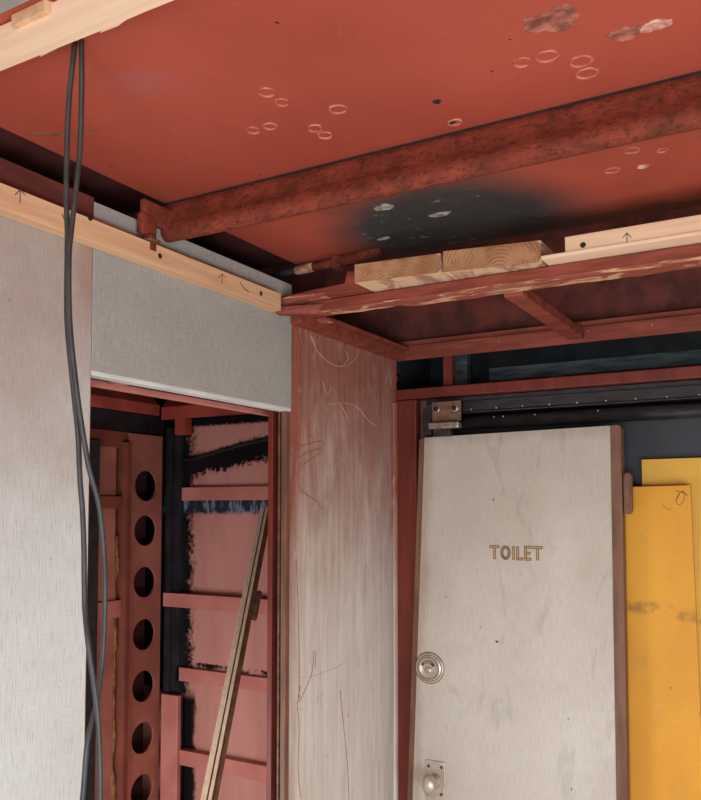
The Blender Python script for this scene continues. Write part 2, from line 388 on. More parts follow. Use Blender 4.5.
# lifted dark bay beyond the plate edge and the cavity above the side panels
box('ceiling_recess', (-0.30, XR + .1), (-0.49, 0.32), (2.44, 2.452), 'dark_red', bev=0, label='dark red plating in the raised bay above the toilet wall', kind='structure')
box('trim_1', (-0.01, XR + .1), (-0.49, -0.478), (ZC, 2.44), 'dark_red', bev=0, label='dark red riser closing the edge of the raised bay', kind='structure')
box('trim_2', (-0.30, -0.288), (YB - .1, 0.07), (2.06, 2.452), 'dark_red', bev=0, label='dark red side plating glimpsed in the slot above the linen panels', kind='structure')
box('trim_3', (-0.30, -0.01), (YB - .1, -0.49), (ZC + .03, ZC + .042), 'dark_red', bev=0, label='dark red plating closing the top of the side slot', kind='structure')
wb = empty('wall_rear', (1.3, YB, 0), label='cream wall behind the viewer with an open doorway', kind='structure')
box('wall_pier', (-0.05, 0.78), (YB - .05, YB), (0, ZC), 'room_cream', wb); box('wall_pier', (2.22, XR), (YB - .05, YB), (0, ZC), 'room_cream', wb)
box('lintel', (0.78, 2.22), (YB - .05, YB), (1.30, ZC), 'room_cream', wb)
wr = empty('wall_right', (XR, -2.3, 0), label='cream side wall with a wide window out of view', kind='structure')
box('wall_base', (XR, XR + .05), (YB, 0.1), (0, 0.14), 'room_cream', wr); box('wall_top', (XR, XR + .05), (YB, 0.1), (0.90, ZC), 'room_cream', wr)
box('wall_pier', (XR, XR + .05), (YB, -3.82), (0.14, 0.90), 'room_cream', wr); box('wall_pier', (XR, XR + .05), (-1.3, 0.1), (0.14, 0.90), 'room_cream', wr)
for yy in (-3.82, -2.57, -1.33): box('window_mullion', (XR + .005, XR + .045), (yy, yy + .03), (0.14, 0.90), 'white_frame', wr)

# weld scars and flaked patches on the ceiling
for px, py, r, sx in [(267, 92, .0125, 1), (282, 102, .011, .9), (253, 130, .011, 1), (270, 126, .0105, 1.05), (315, 128, .012, 1), (338, 109, .0125, 1.1), (325, 135, .0115, 1),
                      (522, 62, .0115, 1), (547, 56, .0135, 1.1), (581, 61, .0135, 1.1), (587, 73, .0135, 1.1), (632, 150, .012, 1), (612, 170, .011, 1.2), (662, 150, .008, 1), (455, 122, .009, 1.2)]:
    p = on(px, py, 'z', ZC); ring('weld_scar', p, r, 'scar_rim', ceiling, sx=sx)
for px, py, rx, ry, mt in [(552, 20, .037, .026, 'scar_dark'), (625, 33, .021, .016, 'scar_dark'), (655, 25, .022, .011, 'scar_pale'), (437, 101, .006, .005, 'rubber_dark'), (452, 122, .005, .003, 'rubber_dark'),
                           (384, 207, .022, .014, 'scar_grey'), (440, 214, .025, .010, 'scar_grey'), (643, 166, .011, .006, 'scar_pale'), (384, 238, .016, .006, 'scar_grey')]:
    p = on(px, py, 'z', ZC); blob('flaked_patch', p, rx, ry, mt, ceiling)

for pix in ([(25, 134), (45, 134), (68, 133), (84, 132), (97, 130)], [(28, 135), (50, 135.5), (70, 134)]):
    ribbon('rust_streak', spline([on(px, py, 'z', ZC) for px, py in pix], 4), 0.004, (0, 0, -1), 'rust_brown', ceiling)
# ------------------------------------------------------------------ left wall (plane x = 0)
wl = empty('wall_left', (-0.01, -1.2, 0), label='left partition of linen-faced panels with a doorway cut through', kind='structure')
T = 0.018
OL, OR_, OT = -1.245, -0.607, 1.877          # doorway: near edge, far edge, underside of header
pl = box('wall_panel', (-T, 0), (YB, OL), (0, 2.132), 'linen_left', wl, label='pale linen-faced panel left of the doorway')
box('panel_upstand', (-T, 0.001), (YB, OL), (2.132, 2.199), 'brown_board', wl, label='red-brown strip above the pale batten')
ph = box('header_panel', (-T, 0), (OL + .0015, -0.591), (OT, 2.192), 'linen_header', wl, label='grey linen-faced panel over the doorway')
box('panel_lip', (-T - 0.012, -0.001), (OL + .0015, -0.591), (OT - 0.009, OT), 'white_frame', wl, label='cream lower edge of the header panel')
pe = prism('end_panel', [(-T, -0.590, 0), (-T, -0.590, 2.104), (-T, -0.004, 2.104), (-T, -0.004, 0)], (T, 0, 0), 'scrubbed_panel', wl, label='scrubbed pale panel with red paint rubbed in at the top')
box('panel_edge', (-T, -0.002), (OL - .004, OL + .003), (0, OT - .002), 'brown_edge', wl)
# raised moulding down the right of the end panel
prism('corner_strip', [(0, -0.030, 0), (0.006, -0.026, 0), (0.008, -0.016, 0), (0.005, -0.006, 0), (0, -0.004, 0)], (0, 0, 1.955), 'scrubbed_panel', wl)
# scratches: chalky arcs and reddish scores
def stroke(pix, wd, mat, n=6, ax='x', v=0.0, nrm=(1, 0, 0), parent=None, name='scratch'):
    return ribbon(name, spline([on(px, py, ax, v) for px, py in pix], n), wd, nrm, mat, parent or wl)
for s in ([(311, 336), (318, 352), (332, 364), (345, 366), (356, 358), (359, 350)], [(328, 404), (345, 403), (358, 408), (368, 420), (377, 427)], [(323, 382), (326, 393), (329, 394), (331, 386)],
          [(298, 678), (312, 676), (330, 670), (346, 662)], [(345, 350), (348, 358), (343, 366)], [(340, 404), (345, 412), (347, 419)]):
    stroke(s, 0.0014, 'scratch_pale')
for s in ([(297, 452), (300, 447), (311, 443), (322, 441), (323, 447), (317, 455), (305, 463), (298, 474), (299, 484), (306, 494), (316, 501), (323, 509)], [(300, 457), (308, 452), (318, 449), (321, 446)],
          [(296, 458), (295, 448), (303, 444)], [(302, 462), (297, 470), (296, 482), (303, 494)],
          [(314, 650), (312, 672), (305, 690), (298, 702), (300, 686)], [(297, 702), (299, 730), (298, 770), (301, 798)], [(296, 560), (298, 600), (299, 650), (299, 698)], [(316, 652), (315, 668)],
          [(296, 330), (299, 360), (297, 400), (298, 440)], [(309, 335), (312, 360), (310, 390)], [(340, 690), (343, 720), (347, 760), (349, 800)]):
    stroke(s, 0.0028, 'scratch_red')

# ------------------------------------------------------------------ compartment behind the doorway
XL = -0.99
cb = empty('wall_back', (-0.6, 0.06, 0), label='pink steel back plating of the side compartment splashed with bitumen', kind='structure')
box('plate', (-1.3, -0.02), (0.05, 0.062), (0, 2.06), 'compartment_back', cb, bev=0)
def rail(name, z0, z1, xa, xb, y0, mat, par, lip=0.012):
    """steel angle running across the back wall: deep face and a thin top leg"""
    return prism(name, [(xa, y0, z0), (xa, y0, z1), (xa, 0.05, z1), (xa, 0.05, z1 - 0.006), (xa, y0 + 0.006, z1 - 0.006), (xa, y0 + 0.006, z0)], (xb - xa, 0, 0), mat, par)
rail('stiffener', 1.655, 1.703, -0.915, -0.02, 0.034, 'pink_steel', cb)
rail('stiffener', 0.992, 1.040, -0.930, -0.02, 0.034, 'pink_steel', cb)
rail('stiffener', 1.262, 1.312, -0.985, -0.02, 0.016, 'pink_steel', cb)
rail('stiffener', 0.695, 0.748, -0.905, -0.02, 0.016, 'pink_steel', cb)
rail('stiffener', 0.40, 0.45, -0.93, -0.02, 0.034, 'pink_steel', cb)
box('short_post', (-0.975, -0.895), (0.0, 0.021), (0, 0.945), 'pink_steel', cb, bev=.003)
# bitumen-black corner angle
prism('corner_angle', [(-0.985, 0.05, 0), (-0.985, 0.022, 0), (-0.955, 0.022, 0), (-0.955, 0.034, 0), (-0.920, 0.034, 0), (-0.920, 0.05, 0)], (0, 0, 1.93), 'black_paint', cb)
bm = bmesh.new()
btube(bm, spline([(x, 0.048, 1.80 + (x + .95) * .17 + random.uniform(-.004, .004)) for x in [-.93, -.86, -.78, -.7, -.62, -.54, -.46, -.3]], 4), 0.007, 7)
link('bitumen_bead', bm, 'black_paint', cb, True)
for i in range(7): lathe('bolt_head', [(0.006, 0), (0.006, 0.003), (0.003, 0.005)], (-0.86 + i * 0.072, 0.049, 1.935), (0, -1, 0), 'dark_metal', cb, 8)

cl = empty('wall_compartment', (XL - .05, -0.4, 0), label='red steel side framing of the compartment with a row of lightening holes', kind='structure')
box('plate', (XL - 0.14, XL - 0.128), (-1.4, 0.05), (0, 2.06), 'web_shadow_steel', cl, bev=0)
# web with lightening holes
def web(y0, y1, z0, z1, x, th, holes, r, mat, parent):
    bm = bmesh.new(); n = 24; yc = (y0 + y1) / 2 + 0.001
    cuts = [z0] + [(a + b) / 2 for a, b in zip(holes, holes[1:])] + [z1]
    for k, hz in enumerate(holes):
        za, zb = cuts[k], cuts[k + 1]
        def rim(a):
            dy, dz = math.cos(a), math.sin(a); t = []
            if dy > 1e-6: t.append((y1 - yc) / dy)
            if dy < -1e-6: t.append((y0 - yc) / dy)
            if dz > 1e-6: t.append((zb - hz) / dz)
            if dz < -1e-6: t.append((za - hz) / dz)
            t = min(t); return (yc + dy * t, hz + dz * t)
        corner = [math.atan2(zz - hz, yy - yc) % (2 * math.pi) for yy in (y0, y1) for zz in (za, zb)]
        A = sorted([2 * math.pi * i / n for i in range(n)] + corner)
        rows = []
        for a in A:
            o = rim(a); i_ = (yc + r * math.cos(a), hz + r * math.sin(a))
            rows.append([bm.verts.new((x, *i_)), bm.verts.new((x, *o)), bm.verts.new((x - th, *o)), bm.verts.new((x - th, *i_))])
        for i in range(len(A)):
            a, b = rows[i], rows[(i + 1) % len(A)]
            for q in range(4): bm.faces.new((a[q], a[(q + 1) % 4], b[(q + 1) % 4], b[q]))
    bmesh.ops.remove_doubles(bm, verts=bm.verts, dist=1e-4)
    return link('web_plate', bm, mat, parent, label='upright web plate pierced by round lightening holes')
HZ = [0.06, 0.245, 0.43, 0.615, 0.80, 0.984, 1.169, 1.358, 1.545, 1.708]
web(-0.160, 0.008, -0.0, 1.895, XL, 0.008, HZ, 0.056, 'web_steel', cl)
box('web_backing', (XL - 0.128, XL - 0.100), (-0.168, 0.03), (0, 1.90), 'dark_red', cl, bev=0)  # dark colour puts the shade inside the holes
prism('web_flange', [(XL, -0.160, 0), (XL + 0.018, -0.166, 0), (XL + 0.018, -0.186, 0), (XL - 0.004, -0.190, 0), (XL - 0.128, -0.190, 0), (XL - .128, -0.160, 0)], (0, 0, 1.86), 'web_shadow_steel', cl)
tube('rust_seam', spline([(XL - .02 + random.uniform(-.004, .004), -0.201 + random.uniform(-.005, .005), z * .09) for z in range(0, 18)], 3), [0.008 + random.uniform(-.004, .006) for _ in range(52)], 'rust_gold', cl, 6)
box('upright', (XL - .128, XL - 0.015), (-0.30, -0.206), (0, 1.86), 'web_steel', cl, bev=.003)
box('cross_bar', (XL - .10, XL - 0.0), (-0.9, -0.19), (1.245, 1.305), 'web_steel', cl, bev=.002)
box('cross_bar', (XL - .10, XL - 0.0), (-0.9, -0.19), (1.625, 1.668), 'web_shadow_steel', cl, bev=.002)
box('upright', (XL - .128, XL + 0.01), (-0.50, -0.305), (0, 1.86), 'rubber_dark', cl, bev=.003)
box('dark_gap_band', (XL - .128, XL - 0.02), (-1.35, 0.04), (1.90, 1.975), 'black_paint', cl, bev=.004)  # black strip stands in for the dark gap under the roof angle
box('top_plate', (XL - .128, XL - 0.01), (-1.35, -0.02), (1.84, 1.90), 'web_shadow_steel', cl, bev=.004)
wn = empty('wall_compartment_near', (-.6, -1.41, 0), label='dark red end plating of the compartment with a low opening added for light, hidden left of the doorway', kind='structure')
box('plate', (-1.3, -0.79), (-1.42, -1.40), (0, 2.06), 'dark_red', wn, bev=0); box('plate', (-0.21, -T), (-1.42, -1.40), (0, 2.06), 'dark_red', wn, bev=0)
box('plate', (-0.79, -0.21), (-1.42, -1.40), (0.95, 2.06), 'dark_red', wn, bev=0); box('plate', (-0.79, -0.21), (-1.42, -1.40), (0, 0.15), 'dark_red', wn, bev=0)
box('ceiling_compartment', (-1.3, -T), (-1.42, 0.06), (2.06, 2.072), 'dark_red', bev=0, label='dark red plating roofing the side compartment', kind='structure')

# angle frame under the compartment roof
fr = empty('roof_frame', (-0.5, -0.4, 1.96), label='red angle iron frame running round the top of the side compartment', cat='frame')
prism('side_angle', [(XL, -1.35, 1.972), (XL, -1.35, 2.012), (XL - .05, -1.35, 2.058), (XL - .058, -1.35, 2.052), (XL - .008, -1.35, 2.006), (XL - .008, -1.35, 1.972)], (0, 1.34, 0), 'red_steel', fr)
prism('back_angle', [(XL, 0.0, 1.958), (XL, 0.0, 2.004), (XL, 0.045, 2.050), (XL, 0.05, 2.042), (XL, 0.008, 1.998), (XL, 0.008, 1.958)], (0.97, 0, 0), 'red_steel', fr)
box('gusset', (-0.93, -0.88), (0.008, 0.045), (1.90, 1.96), 'red_steel', fr)
box('lintel_rod', (-0.128, -0.112), (-1.36, -0.20), (1.870, 1.884), 'pink_steel', fr, bev=.003)
box('lintel_rod', (-0.112, -0.03), (-1.10, -1.078), (1.876, 1.886), 'pink_steel', fr, bev=.003)
box('lintel_rod', (-0.05, -0.035), (-1.36, -0.62), (1.905, 1.92), 'red_steel', fr, bev=.003)

# doorway post
po = empty('door_post', (-0.05, -0.60, 0), label='red painted steel post on the far side of the left doorway', cat='post')
box('post_face', (-0.075, -0.060), (on(272, 600, 'x', -.06).y, -0.53), (0, 1.905), 'red_jamb', po)
box('packing_strip', (-0.040, -0.034), (on(279.2, 600, 'x', -.034).y, -0.55), (0, 1.885), 'rust_brown', po)
box('gap_liner', (-0.027, -0.022), (on(283.6, 600, 'x', -.022).y, -0.56), (0, 1.885), 'rubber_dark', po)
box('panel_return', (-0.0185, -0.004), (-0.609, -0.591), (0, 1.876), 'brown_edge', po)

# ------------------------------------------------------------------ right wall (plane y = 0) around the sliding door
ws = empty('wall_far', (1.4, 0.07, 0), label='dark slate bulkhead behind the toilet door and boards', kind='structure')
box('bulkhead_plate', (0.02, XR), (0.062, 0.075), (0, 1.90), 'slate', ws, bev=0)
box('upper_plate', (-0.29, XR), (0.036, 0.05), (2.135, 2.44), 'upper_wall_red', ws, bev=0, label='dark red upper plating above the ceiling frame')
box('cavity_plate', (-0.29, XR), (0.30, 0.312), (1.88, 2.44), 'black_paint', ws, bev=0)
box('cavity_ledge', (0.20, XR), (0.285, 0.30), (2.048, 2.092), 'blue_grey_steel', ws)
box('cavity_floor', (-0.02, XR), (0.075, 0.30), (1.88, 1.892), 'black_paint', ws, bev=0)
box('cavity_end', (-0.05, -0.02), (0.062, 0.30), (1.88, 2.44), 'black_paint', ws, bev=0)
box('cavity_pier', (0.055, 0.135), (0.25, 0.285), (1.892, 2.44), 'blue_grey_steel', ws)
box('cavity_post', (0.145, 0.175), (0.03, 0.06), (1.99, 2.12), 'red_jamb', ws)

dfm = empty('door_frame', (0.04, 0.02, 0), label='red timber frame above and left of the toilet door', cat='door frame')
box('jamb', (0.002, 0.072), (-0.012, 0.055), (0, 1.962), 'red_jamb', dfm, bev=.003)
box('jamb_stop', (0.072, 0.095), (0.02, 0.055), (0, 1.962), 'rust_brown', dfm, bev=.002)
box('head_rail', (0.002, XR), (-0.014, 0.055), (1.964, 1.996), 'red_jamb', dfm, bev=.003)

tr = empty('door_track', (0.6, 0.03, 1.85), label='black steel sliding track with small rivets above the toilet door', cat='track')
box('track_face', (0.098, XR), (0.008, 0.05), (1.918, 1.962), 'track_black', tr)
box('track_lip', (0.098, XR), (0.002, 0.05), (1.912, 1.917), 'black_paint', tr)
tube('track_tube', [(0.098, 0.028, 1.884), (XR, 0.028, 1.884)], 0.021, 'track_black', tr, 14)
box('track_seam', (0.16, XR), (0.004, 0.012), (1.944, 1.949), 'black_paint', tr)
for i in range(15):
    x = 0.245 + i * 0.0795
    lathe('rivet', [(0.0034, 0), (0.0028, 0.0014), (0.0012, 0.002)], (x, 0.0075, 1.9225), (0, -1, 0), 'zinc', tr, 8)
for x in (0.316, 0.345, 0.44, 0.62): lathe('rivet', [(0.0030, 0), (0.0024, 0.0014), (0.001, 0.002)], (x, 0.010, 1.896), (0, -1, 0), 'zinc', tr, 8)

# ---- toilet door
DY = -0.05
door = empty('door_1', (0.38, DY + 0.015, 0.05), label='pale linen-faced sliding door lettered TOILET with brown edging', kind='structure')
sl = 0.0416
xl = lambda z: 0.099 + (z - 1.84) * sl
zb = 0.06
# pale face (slightly proud), brown carcass behind with rounded top right corner
top = lambda x: 1.838 + (x - 0.1) * 0.015
prism('door_leaf', [(xl(zb) + .019, DY, zb), (xl(1.84) + .019, DY, top(.118)), (0.6655, DY, top(.665)), (0.6655, DY, zb)], (0, 0.004, 0), 'linen_door', door, label='linen face of the toilet door')
prism('lock_stile', [(xl(zb), DY + .002, zb), (xl(1.84), DY + .002, top(.099) - .004), (xl(1.84) + .019, DY + .002, top(.118) - .001), (xl(zb) + .019, DY + .002, zb)], (0, 0.03, 0), 'brown_edge', door, bev=.0015)
arc = [(0.694 - .010 + .010 * math.cos(a), DY - .002, top(.69) - .010 + .010 * math.sin(a)) for a in [math.pi / 2 * i / 6 for i in range(7)]]
prism('hanging_stile', [(0.666, DY - .002, zb), (0.694, DY - .002, zb)] + arc + [(0.666, DY - .002, top(.667))], (0, 0.034, 0), 'brown_edge', door, label='brown wood edging strip')
prism('door_core', [(xl(zb) + .019, DY + .004, zb + .001), (xl(1.84) + .019, DY + .004, top(.118) - .002), (0.666, DY + .004, top(.666) - .002), (0.666, DY + .004, zb + .001)], (0, 0.026, 0), 'brown_edge', door)
# pull on the outer edge
pc = on(627, 494, 'y', DY)
pull = prism('edge_pull', [(0.6955 + .011 + .011 * math.cos(a), DY + .004, (1.664 + (.045 if math.sin(a) > 0 else -.045)) + .011 * math.sin(a)) for a in [2 * math.pi * (i + .5) / 16 for i in range(16)]], (0, 0.018, 0), 'brown_edge', door, bev=.002)
prism('pull_groove', [(0.6955 + .010 + .0035 * math.cos(a), DY + .0025, (1.664 + (.042 if math.sin(a) > 0 else -.042)) + .004 * math.sin(a)) for a in [2 * math.pi * (i + .5) / 12 for i in range(12)]], (0, 0.003, 0), 'rust_brown', pull)
# lettering TOILET
LX0, LX1 = 0.324, 0.474; LZ0, LZ1 = 1.482, 1.515
def letters():
    H = 1.0
    arcO = [(0.5 + 0.44 * math.cos(a), 0.5 + 0.5 * math.sin(a)) for a in [2 * math.pi * i / 24 for i in range(25)]]
    shapes = [('T', 0.0, .82, [[(0, 1), (1, 1)], [(.5, 1), (.5, 0)]]), ('O', 1.12, .86, [arcO]), ('I', 2.26, .18, [[(.5, 1), (.5, 0)]]),
              ('L', 2.72, .50, [[(0.1, 1), (.1, 0), (1, 0)]]), ('E', 3.52, .52, [[(1, 1), (.08, 1), (.08, 0), (1, 0)], [(.08, .5), (.85, .5)]]), ('T', 4.34, .82, [[(0, 1), (1, 1)], [(.5, 1), (.5, 0)]])]
    tot = 5.16; sx = (LX1 - LX0) / tot
    def strokes(bm, ox, wd, lines, hw, y0, y1, ext):
        for ln in lines:
            P = [Vector((LX0 + (ox + u * wd) * sx, 0, LZ0 + v * (LZ1 - LZ0))) for u, v in ln]
            for a, b in zip(P, P[1:]):
                t = (b - a).normalized(); s = Vector((-t.z, 0, t.x)) * hw; e = t * (ext if len(ln) < 20 else hw * 0.3)
                q = [a - e - s, b + e - s, b + e + s, a - e + s]
                lo = [bm.verts.new((p.x, y0, p.z)) for p in q]; hi = [bm.verts.new((p.x, y1, p.z)) for p in q]
                bm.faces.new(hi); bm.faces.new(lo[::-1])
                for i in range(4): bm.faces.new((lo[i], lo[(i + 1) % 4], hi[(i + 1) % 4], hi[i]))
    for nm, ox, wd, lines in shapes:
        bm = bmesh.new(); strokes(bm, ox, wd, lines, 0.0040, DY, DY - 0.0012, 0.0025)
        o = link('letter', bm, 'letter_brown', door, label='brown outlined letter %s' % nm)
        bm = bmesh.new(); strokes(bm, ox, wd, lines, 0.0015, DY - 0.001, DY - 0.0018, 0.0)
        link('letter_inlay', bm, 'letter_gold', o)
letters()
# round indicator lock
lc = (on(429.5, 668, 'y', DY).x + 0.002, DY, 1.152)
lock = lathe('indicator_lock', [(0.046, 0), (0.0465, .003), (0.043, .005), (0.0395, .0045), (0.037, .0055), (0.033, .0085), (0.0325, .0085), (0.031, .007), (0.012, .0075), (0.0, .0075)], lc, (0, -1, 0), 'nickel', door, 40, label='round nickel indicator lock')
bm = bmesh.new()
A = [math.radians(25 + 130 * i / 14) for i in range(15)]
ri, ro = 0.0165, 0.0245
rows = [[bm.verts.new((lc[0] - .004 + rr * math.cos(a), DY - yy, lc[2] - .002 + rr * math.sin(a))) for rr, yy in ((ri, .007), (ri, .0085), (ro, .0085), (ro, .007))] for a in A]
for a, b in zip(rows, rows[1:]):
    for q in range(4): bm.faces.new((a[q], a[(q + 1) % 4], b[(q + 1) % 4], b[q]))
bm.faces.new(rows[0]); bm.faces.new(rows[-1]); link('indicator_slot', bm, 'dark_metal', lock)
bm = bmesh.new()
rows = [[bm.verts.new((lc[0] - .004 + rr * math.cos(a), DY - yy, lc[2] - .002 + rr * math.sin(a))) for rr, yy in ((.0185, .0085), (.0185, .0092), (.0225, .0092), (.0225, .0085))] for a in A[3:12]]
for a, b in zip(rows, rows[1:]):
    for q in range(4): bm.faces.new((a[q], a[(q + 1) % 4], b[(q + 1) % 4], b[q]))
bm.faces.new(rows[0]); bm.faces.new(rows[-1]); link('indicator_plate', bm, 'zinc', lock)
for rr in (0.0455, 0.0385, 0.0315):
    bm = bmesh.new(); btube(bm, [(lc[0] + rr * math.cos(2 * math.pi * i / 40), DY - (.0045 if rr > .04 else .0055 if rr > .035 else .0085), lc[2] + rr * math.sin(2 * math.pi * i / 40)) for i in range(41)], 0.0009, 5, False); link('lock_groove', bm, 'rust_brown', lock, True)
lathe('lock_spindle', [(0.0105, 0), (0.0105, .003), (0.009, .0045), (0, .0045)], (lc[0] - .002, DY - .007, lc[2] - .006), (0, -1, 0), 'nickel', lock, 20)
# knob on a back plate
kp = box('knob_plate', (0.118, 0.180), (DY - .004, DY), (0.735, 0.884), 'nickel', door, bev=.0015, label='nickel back plate with oval knob')
for x, z in ((0.128, 0.866), (0.169, 0.868), (0.169, 0.752), (0.128, 0.752), (0.168, 0.79), (.130, .79)): lathe('screw', [(0.0048, 0), (0.0044, .0012), (0, .0014)], (x, DY - .004, z), (0, -1, 0), 'dark_metal', kp, 12)
lathe('knob', [(0.019, 0), (0.015, .006), (0.010, .012), (0.010, .020), (0.019, .028), (0.0255, .038), (0.026, .046), (0.021, .055), (0.010, .060), (0, .061)], (0.150, DY - .004, 0.826), (0, -1, 0), 'nickel', kp, 28, squash=(.82, 1.15))
# hanger bracket from which the door rolls
hb = empty('door_hanger', (0.18, -0.03, 1.85), label='worn steel hanger bracket with two bolts above the toilet door', cat='bracket')
box('hanger_plate', (0.142, 0.236), (-0.052, -0.046), (1.884, 1.944), 'rust_brown', hb, bev=.002)
box('hanger_foot', (0.140, 0.238), (-0.075, -0.046), (1.861, 1.880), 'zinc', hb, bev=.004)
box('hanger_arm', (0.120, 0.224), (-0.046, 0.006), (1.925, 1.940), 'track_black', hb, bev=.002)
box('hanger_web', (0.150, 0.205), (-0.06, -0.03), (1.838, 1.866), 'track_black', hb, bev=.002)
for x in (0.158, 0.217): 
    b = lathe('bolt', [(0.0125, 0), (0.012, .003), (0.0095, .004)], (x, -0.052, 1.922), (0, -1, 0), 'zinc', hb, 18); lathe('bolt_socket', [(0.0085, 0), (0.008, .0012), (0, .0014)], (x, -0.0558, 1.922), (0, -1, 0), 'rubber_dark', b, 12)
box('hanger_stop', (0.102, 0.130), (-0.03, 0.006), (1.845, 1.93), 'track_black', hb, bev=.002)

# ---- yellow boards standing behind the door
def sheet(name, x0, x1, y0, y1, zt, mat, skew, **k):
    return prism(name, [(x0, y0, 0), (x0 - 0.0, y0, zt), (x1, y0, zt + 0.003), (x1 + skew, y0, 0)], (0, y1 - y0, 0), mat, None, bev=.001, **k)
sheet('yellow_board', 0.728, 1.40, 0.040, 0.052, 1.758, 'yellow_back', 0.0, label='taller yellow painted board standing against the slate bulkhead', cat='board', group='yellow boards beside the toilet door')
yb2 = sheet('yellow_board', 0.640, 0.855, 0.010, 0.022, 1.682, 'yellow_front', 0.035, label='shorter narrow yellow board in front, half hidden by the toilet door', cat='board', group='yellow boards beside the toilet door')
def ystroke(pix, wd=0.0016): ribbon('pencil_scribble', spline([on(px, py, 'y', 0.010) for px, py in pix], 5), wd, (0, -1, 0), 'pencil', yb2)
ystroke([(677, 500), (680, 493), (684, 491), (684, 500), (679, 505), (676, 500), (681, 492), (687, 494)]); ystroke([(676, 490), (683, 493), (688, 496)]); ystroke([(662, 505), (668, 509), (672, 509)])

# ------------------------------------------------------------------ ceiling beam
be = empty('ceiling_beam', (0.9, -1.05, 2.17), label='rusty red bulb-section beam welded across under the ceiling', cat='beam')
def beam_section():
    pr = [(-1.046, ZC - .004), (-1.049, ZC - .006), (-1.052, 2.236), (-1.055, 2.215), (-1.062, 2.204), (-1.068, 2.192), (-1.068, 2.180), (-1.062, 2.172), (-1.052, 2.169), (-1.042, 2.171), (-1.038, 2.178), (-1.040, 2.20), (-1.042, ZC - .004)]
    bm = bmesh.new(); xs = [0.0, 0.01, .05] + [0.1 + .07 * i for i in range(32)]; rows = []
    for x in xs:
        j = [random.uniform(-.0008, .0008) for _ in pr]
        rows.append([bm.verts.new((x, y + a, z + a)) for (y, z), a in zip(pr, j)])
    n = len(pr)
    for a, b in zip(rows, rows[1:]):
        for i in range(n): bm.faces.new((a[i], a[(i + 1) % n], b[(i + 1) % n], b[i]))
    # sniped end rising to the plate
    tip = [bm.verts.new((-0.110, -1.058 + (y + 1.05) * .7, ZC - .004 - (ZC - z) * 0.42)) for y, z in pr]
    for i in range(n): bm.faces.new((tip[i], tip[(i + 1) % n], rows[0][(i + 1) % n], rows[0][i]))
    bm.faces.new(tip); bm.faces.new(rows[-1])
    return link('beam_web', bm, 'rusty_red', be, True)
beam_section()
box('seam_shadow', (-0.05, XR), (-1.047, -1.040), (ZC - .008, ZC), 'rubber_dark', be, bev=0)  # dark strip for the shadow line and grime along the weld
bk = box('end_bracket', (0.004, 0.022), (-1.142, -1.100), (2.160, 2.204), 'rusty_red', be, bev=.006)
box('bracket_arm', (0.006, 0.020), (-1.135, -1.050), (2.188, 2.232), 'rusty_red', be, bev=.004)
box('bracket_pin', (0.008, 0.032), (-1.130, -1.112), (2.128, 2.160), 'rusty_red', be, bev=.003)
box('bracket_nut', (0.004, 0.036), (-1.136, -1.106), (2.146, 2.152), 'rust_brown', be, bev=.002)

# ------------------------------------------------------------------ battens
def marks_arrow(px, py, h, ax, v, nrm, parent):
    a = on(px, py - h / 2, ax, v); b = on(px, py + h / 2, ax, v); l = on(px - h * .35, py - h * .1, ax, v); r = on(px + h * .35, py - h * .1, ax, v)
    bm = bmesh.new()
    for p, q in ((b, a), (l, a), (r, a)):
        t = (q - p).normalized(); nv = Vector(nrm); s = t.cross(nv) * 0.0008
        lo = [bm.verts.new(c_) for c_ in (p - s, q - s, q + s, p + s)]; hi = [bm.verts.new(c_ + nv * .0005) for c_ in (p - s, q - s, q + s, p + s)]
        bm.faces.new(hi); bm.faces.new(lo)
        for i in range(4): bm.faces.new((lo[i], lo[(i + 1) % 4], hi[(i + 1) % 4], hi[i]))
    link('pencil_arrow', bm, 'pencil', parent)
def hole(px, py, ax, v, nrm, parent, r=0.0055):
    p = on(px, py, ax, v); lathe('screw_hole', [(r, 0), (r * .9, .0008), (0, .0009)], p, nrm, 'rubber_dark', parent, 12)
b1 = box('wall_batten', (0.001, 0.030), (-2.4, -0.682), (2.102, 2.144), 'pine_y', bev=.0015, label='long pale timber batten along the top of the left linen panels', cat='batten')
marks_arrow(20, 196.5, 14, 'x', 0.0302, (1, 0, 0), b1); marks_arrow(222, 279, 10, 'x', 0.0302, (1, 0, 0), b1)
for px, py in ((90, 228 - 10), (160, 256), (261, 293.5)): hole(px, py, 'x', 0.030, (1, 0, 0), b1)
for s in ([(62, 214), (66, 222), (72, 226)], [(240, 282), (244, 288), (249, 292)]):
    ribbon('wood_mark', spline([on(px, py, 'x', 0.030) for px, py in s], 4), 0.003, (1, 0, 0), 'pencil', b1)

b2 = empty('frame_batten', (1.2, -0.62, 2.14), label='clean pale timber batten with pencil arrow on the ceiling frame, right of the plank ends', cat='batten')
f2 = box('batten_face', (0.711, 2.28), (-0.645, -0.606), (2.148, 2.180), 'pine_x', b2)
box('batten_base', (0.662, 2.28), (-0.648, -0.580), (2.1405, 2.1475), 'pine_fresh', b2, bev=.001)
marks_arrow(627, 239, 12, 'y', -0.6453, (0, -1, 0), f2); hole(583, 245, 'y', -0.645, (0, -1, 0), f2, .006)

